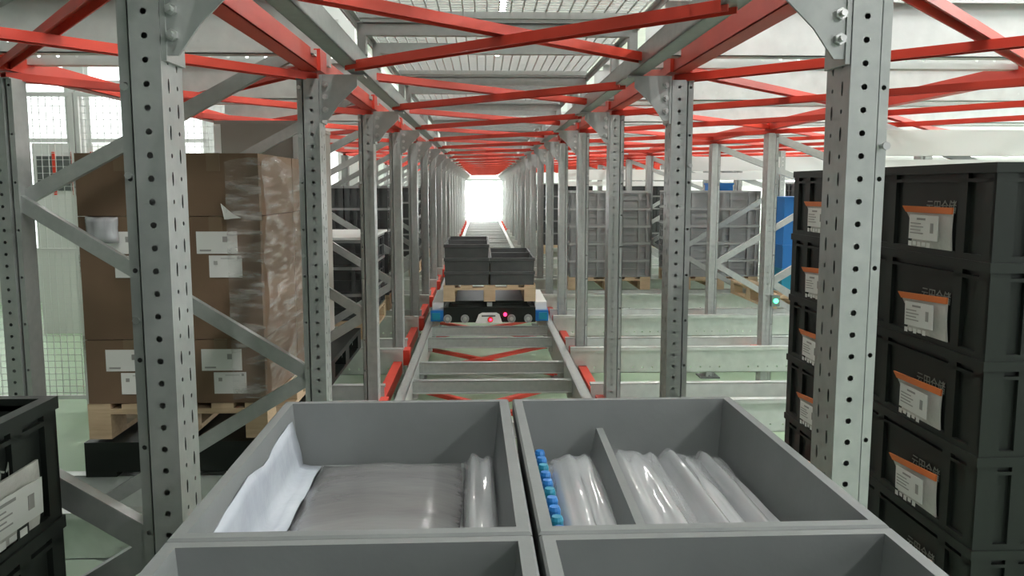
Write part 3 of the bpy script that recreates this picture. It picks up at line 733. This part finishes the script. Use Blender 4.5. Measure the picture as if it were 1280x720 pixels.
# ================================================================== STACKS IN THE OTHER LANES
def stack(ms, x0, wx, cols, k, z0, layers, pitch, what, grp, rows_=2, pal='wood', side='right'):
    yb = Y(k) + PD / 2
    if pal == 'wood': wood_pallet((x0 + wx * cols / 2, yb, z0 - .142), 'wooden pallet beneath %s' % what, wx * cols)
    else: plastic_pallet((x0 + wx * cols / 2, yb, LT), 'black plastic pallet under %s' % what, z0 - LT - .001, wx * cols)
    for c in range(cols):
        for r in range(rows_):
            for l in range(layers):
                rr = 'front' if r == 0 else 'back'; cc = '' if cols == 1 else (' left' if c == 0 else ' right')
                tall_crate(ms, (x0 + wx * (c + .5), yb - .3 + .6 * r, z0 + l * pitch), '%s crate, %s%s column, %s' % (('lowest', 'second', 'third', 'fourth', 'fifth')[l], rr, cc, what), grp)
stack(GTALL, .945, .455, 2, 5, H - .997, 5, .19, 'grey stack nearer the aisle at right', 'grey crates in the right lane')
stack(GTALL, 2.20, .43, 2, 5, H - .997, 5, .19, 'grey stack farther from the aisle at right', 'grey crates in the right lane')
stack(DTALL, .98, .41, 2, 8, H - .95, 5, .2, 'dark stack beyond the grey right stacks', 'dark crates deep in the racks')
stack(DTALL, 2.35, .41, 2, 8, H - .95, 5, .2, 'outer dark stack beyond the grey right stacks', 'dark crates deep in the racks')
stack(DTALL, 1.02, .41, 2, 11, H - .95, 5, .2, 'farthest dark stack right of the aisle', 'dark crates deep in the racks')
stack(DTALL, 3.75, .41, 2, 5, H - .95, 5, .2, 'dark stack at the far right edge', 'dark crates deep in the racks')
stack(DTALL, -1.66, .40, 2, 3, H - .995, 3, .2, 'low dark stack with pale lid at left', 'dark crates in the left lanes')
tag(put('stack_cover', MB().box(-1.68, -.84, Y(3) + .13, Y(3) + 1.37, H - .392, H - .375).mesh('stack_cover', 'white')), 'pale sheet lid on the low dark stack left of the aisle', 'lid')
stack(DTALL, -1.66, .40, 2, 4, H - .995, 5, .2, 'tall dark stack behind the lidded one, left', 'dark crates in the left lanes')
stack(DTALL, -1.64, .40, 2, 6, H - .995, 5, .2, 'dark stack deeper along the left racks', 'dark crates in the left lanes')
stack(DTALL, -1.64, .40, 2, 8, H - .995, 5, .2, 'deepest dark stack in the left racks', 'dark crates in the left lanes')
# blue items
def tote(loc, wx, ly, h, m, label, n=1):
    t = put('tote_box', None, None, loc); tag(t, label, 'tote', 'blue totes')
    b = MB().box(-wx / 2, wx / 2, -ly / 2, ly / 2, 0, h - .02); put('body', b.mesh('body', m), t)
    put('rim', MB().box(-wx / 2 - .01, wx / 2 + .01, -ly / 2 - .01, ly / 2 + .01, h - .02, h).mesh('rim', m), t)
    put('handle', MB().box(-.05, .05, -ly / 2 - .012, -ly / 2, h - .06, h - .045).mesh('handle', m), t)
tote((2.72, 9.75, H - .997 + 5 * .19), .20, .45, .085, 'blue', 'bright blue tote on top of the second grey stack on the right')
wood_pallet((3.02, Y(4) + .75, LT), 'wooden pallet under the blue totes beside the tall black crates', .7)
for l, m in enumerate(('teal', 'blue', 'blue', 'blue')):
    tote((2.98, Y(4) + .55, LT + .142 + .225 * l), .30, .60, .225, m, ('teal lowest tote', 'blue tote second from the bottom', 'blue tote third from the bottom', 'blue topmost tote')[l] + ' in the pile seen left of the black crates')
# green indicator
t = put('indicator_light', None, None, (2.135, Y(3) - .06, H - .83)); tag(t, 'small green indicator light on a post at the right', 'indicator')
put('housing', MB().box(-.03, .03, -.02, .02, -.04, .04).mesh('housing', 'dark_steel'), t); put('lens', MB().cyl((0, -.03, 0), (0, -.02, 0), .016, 12).mesh('lens', 'green_led'), t)

# ================================================================== FENCE AND THINGS BEYOND, LEFT
YF = 6.6
def fence_panel(x0, wd, label):
    t = put('fence_panel', None, None, (x0, YF, 0)); tag(t, label, 'fence', 'white mesh fence panels'); h = 2.45
    b = MB(); n = int(wd / .05)
    for i in range(1, n): b.box(i * wd / n - .002, i * wd / n + .002, 0, .004, .1, h)
    m_ = int((h - .1) / .05)
    for i in range(1, m_): z = .1 + (h - .1) * i / m_; b.box(0, wd, .004, .008, z - .002, z + .002)
    g = put('wire_grid', b.mesh('wire_grid', 'white_wire'), t); g['kind'] = 'stuff'
    put('frame', MB().box(0, .03, -.015, .015, .1, h).box(wd - .03, wd, -.015, .015, .1, h).box(.03, wd - .03, -.015, .015, .1, .13).box(.03, wd - .03, -.015, .015, h - .03, h).box(.03, wd - .03, -.015, .015, 1.25, 1.28).mesh('frame', 'white'), t)
    for x in (0.0, wd - .04): put('fence_post', MB().box(x - .0, x + .04, .015, .065, 0, h + .05).mesh('fence_post', 'white'), t)
for i in range(3): fence_panel(-1.86 - 1.2 * (i + 1), 1.19, 'white wire mesh fence panel, %s from the carton load' % ('first', 'second', 'third')[i])
t = put('control_cabinet', None, None, (-4.9, 10.2, 0)); tag(t, 'red and dark control unit behind the white mesh fence', 'machine')
put('body', MB().box(-.35, .35, 0, .5, 0, 2.25).mesh('body', 'white'), t)
for i in range(3):
    pnl = put('dark_panel', MB().box(-.30 + .22 * i, -.13 + .22 * i, -.01, 0, 2.25 - .55, 2.25 - .15).mesh('dark_panel', 'dark_steel'), t)
    put('red_trim', MB().box(-.12 + .22 * i, -.09 + .22 * i, -.015, 0, 2.25 - .6, 2.25 - .1).mesh('red_trim', 'red'), pnl)
for x, y, nm in ((-4.15, 11.5, 'left'), (-3.25, 11.5, 'right')):
    b = MB().box(-.09, .09, -.09, .09, 0, 5.05).box(-.14, .14, -.14, .14, 0, .03).box(-.12, .12, -.12, .12, 3.2, 3.26)
    tag(put('steel_column', b.mesh('steel_column', 'white'), None, (x, y, 0)), 'white steel column by the windows, the %s one behind the fence' % nm, 'column', 'white columns')
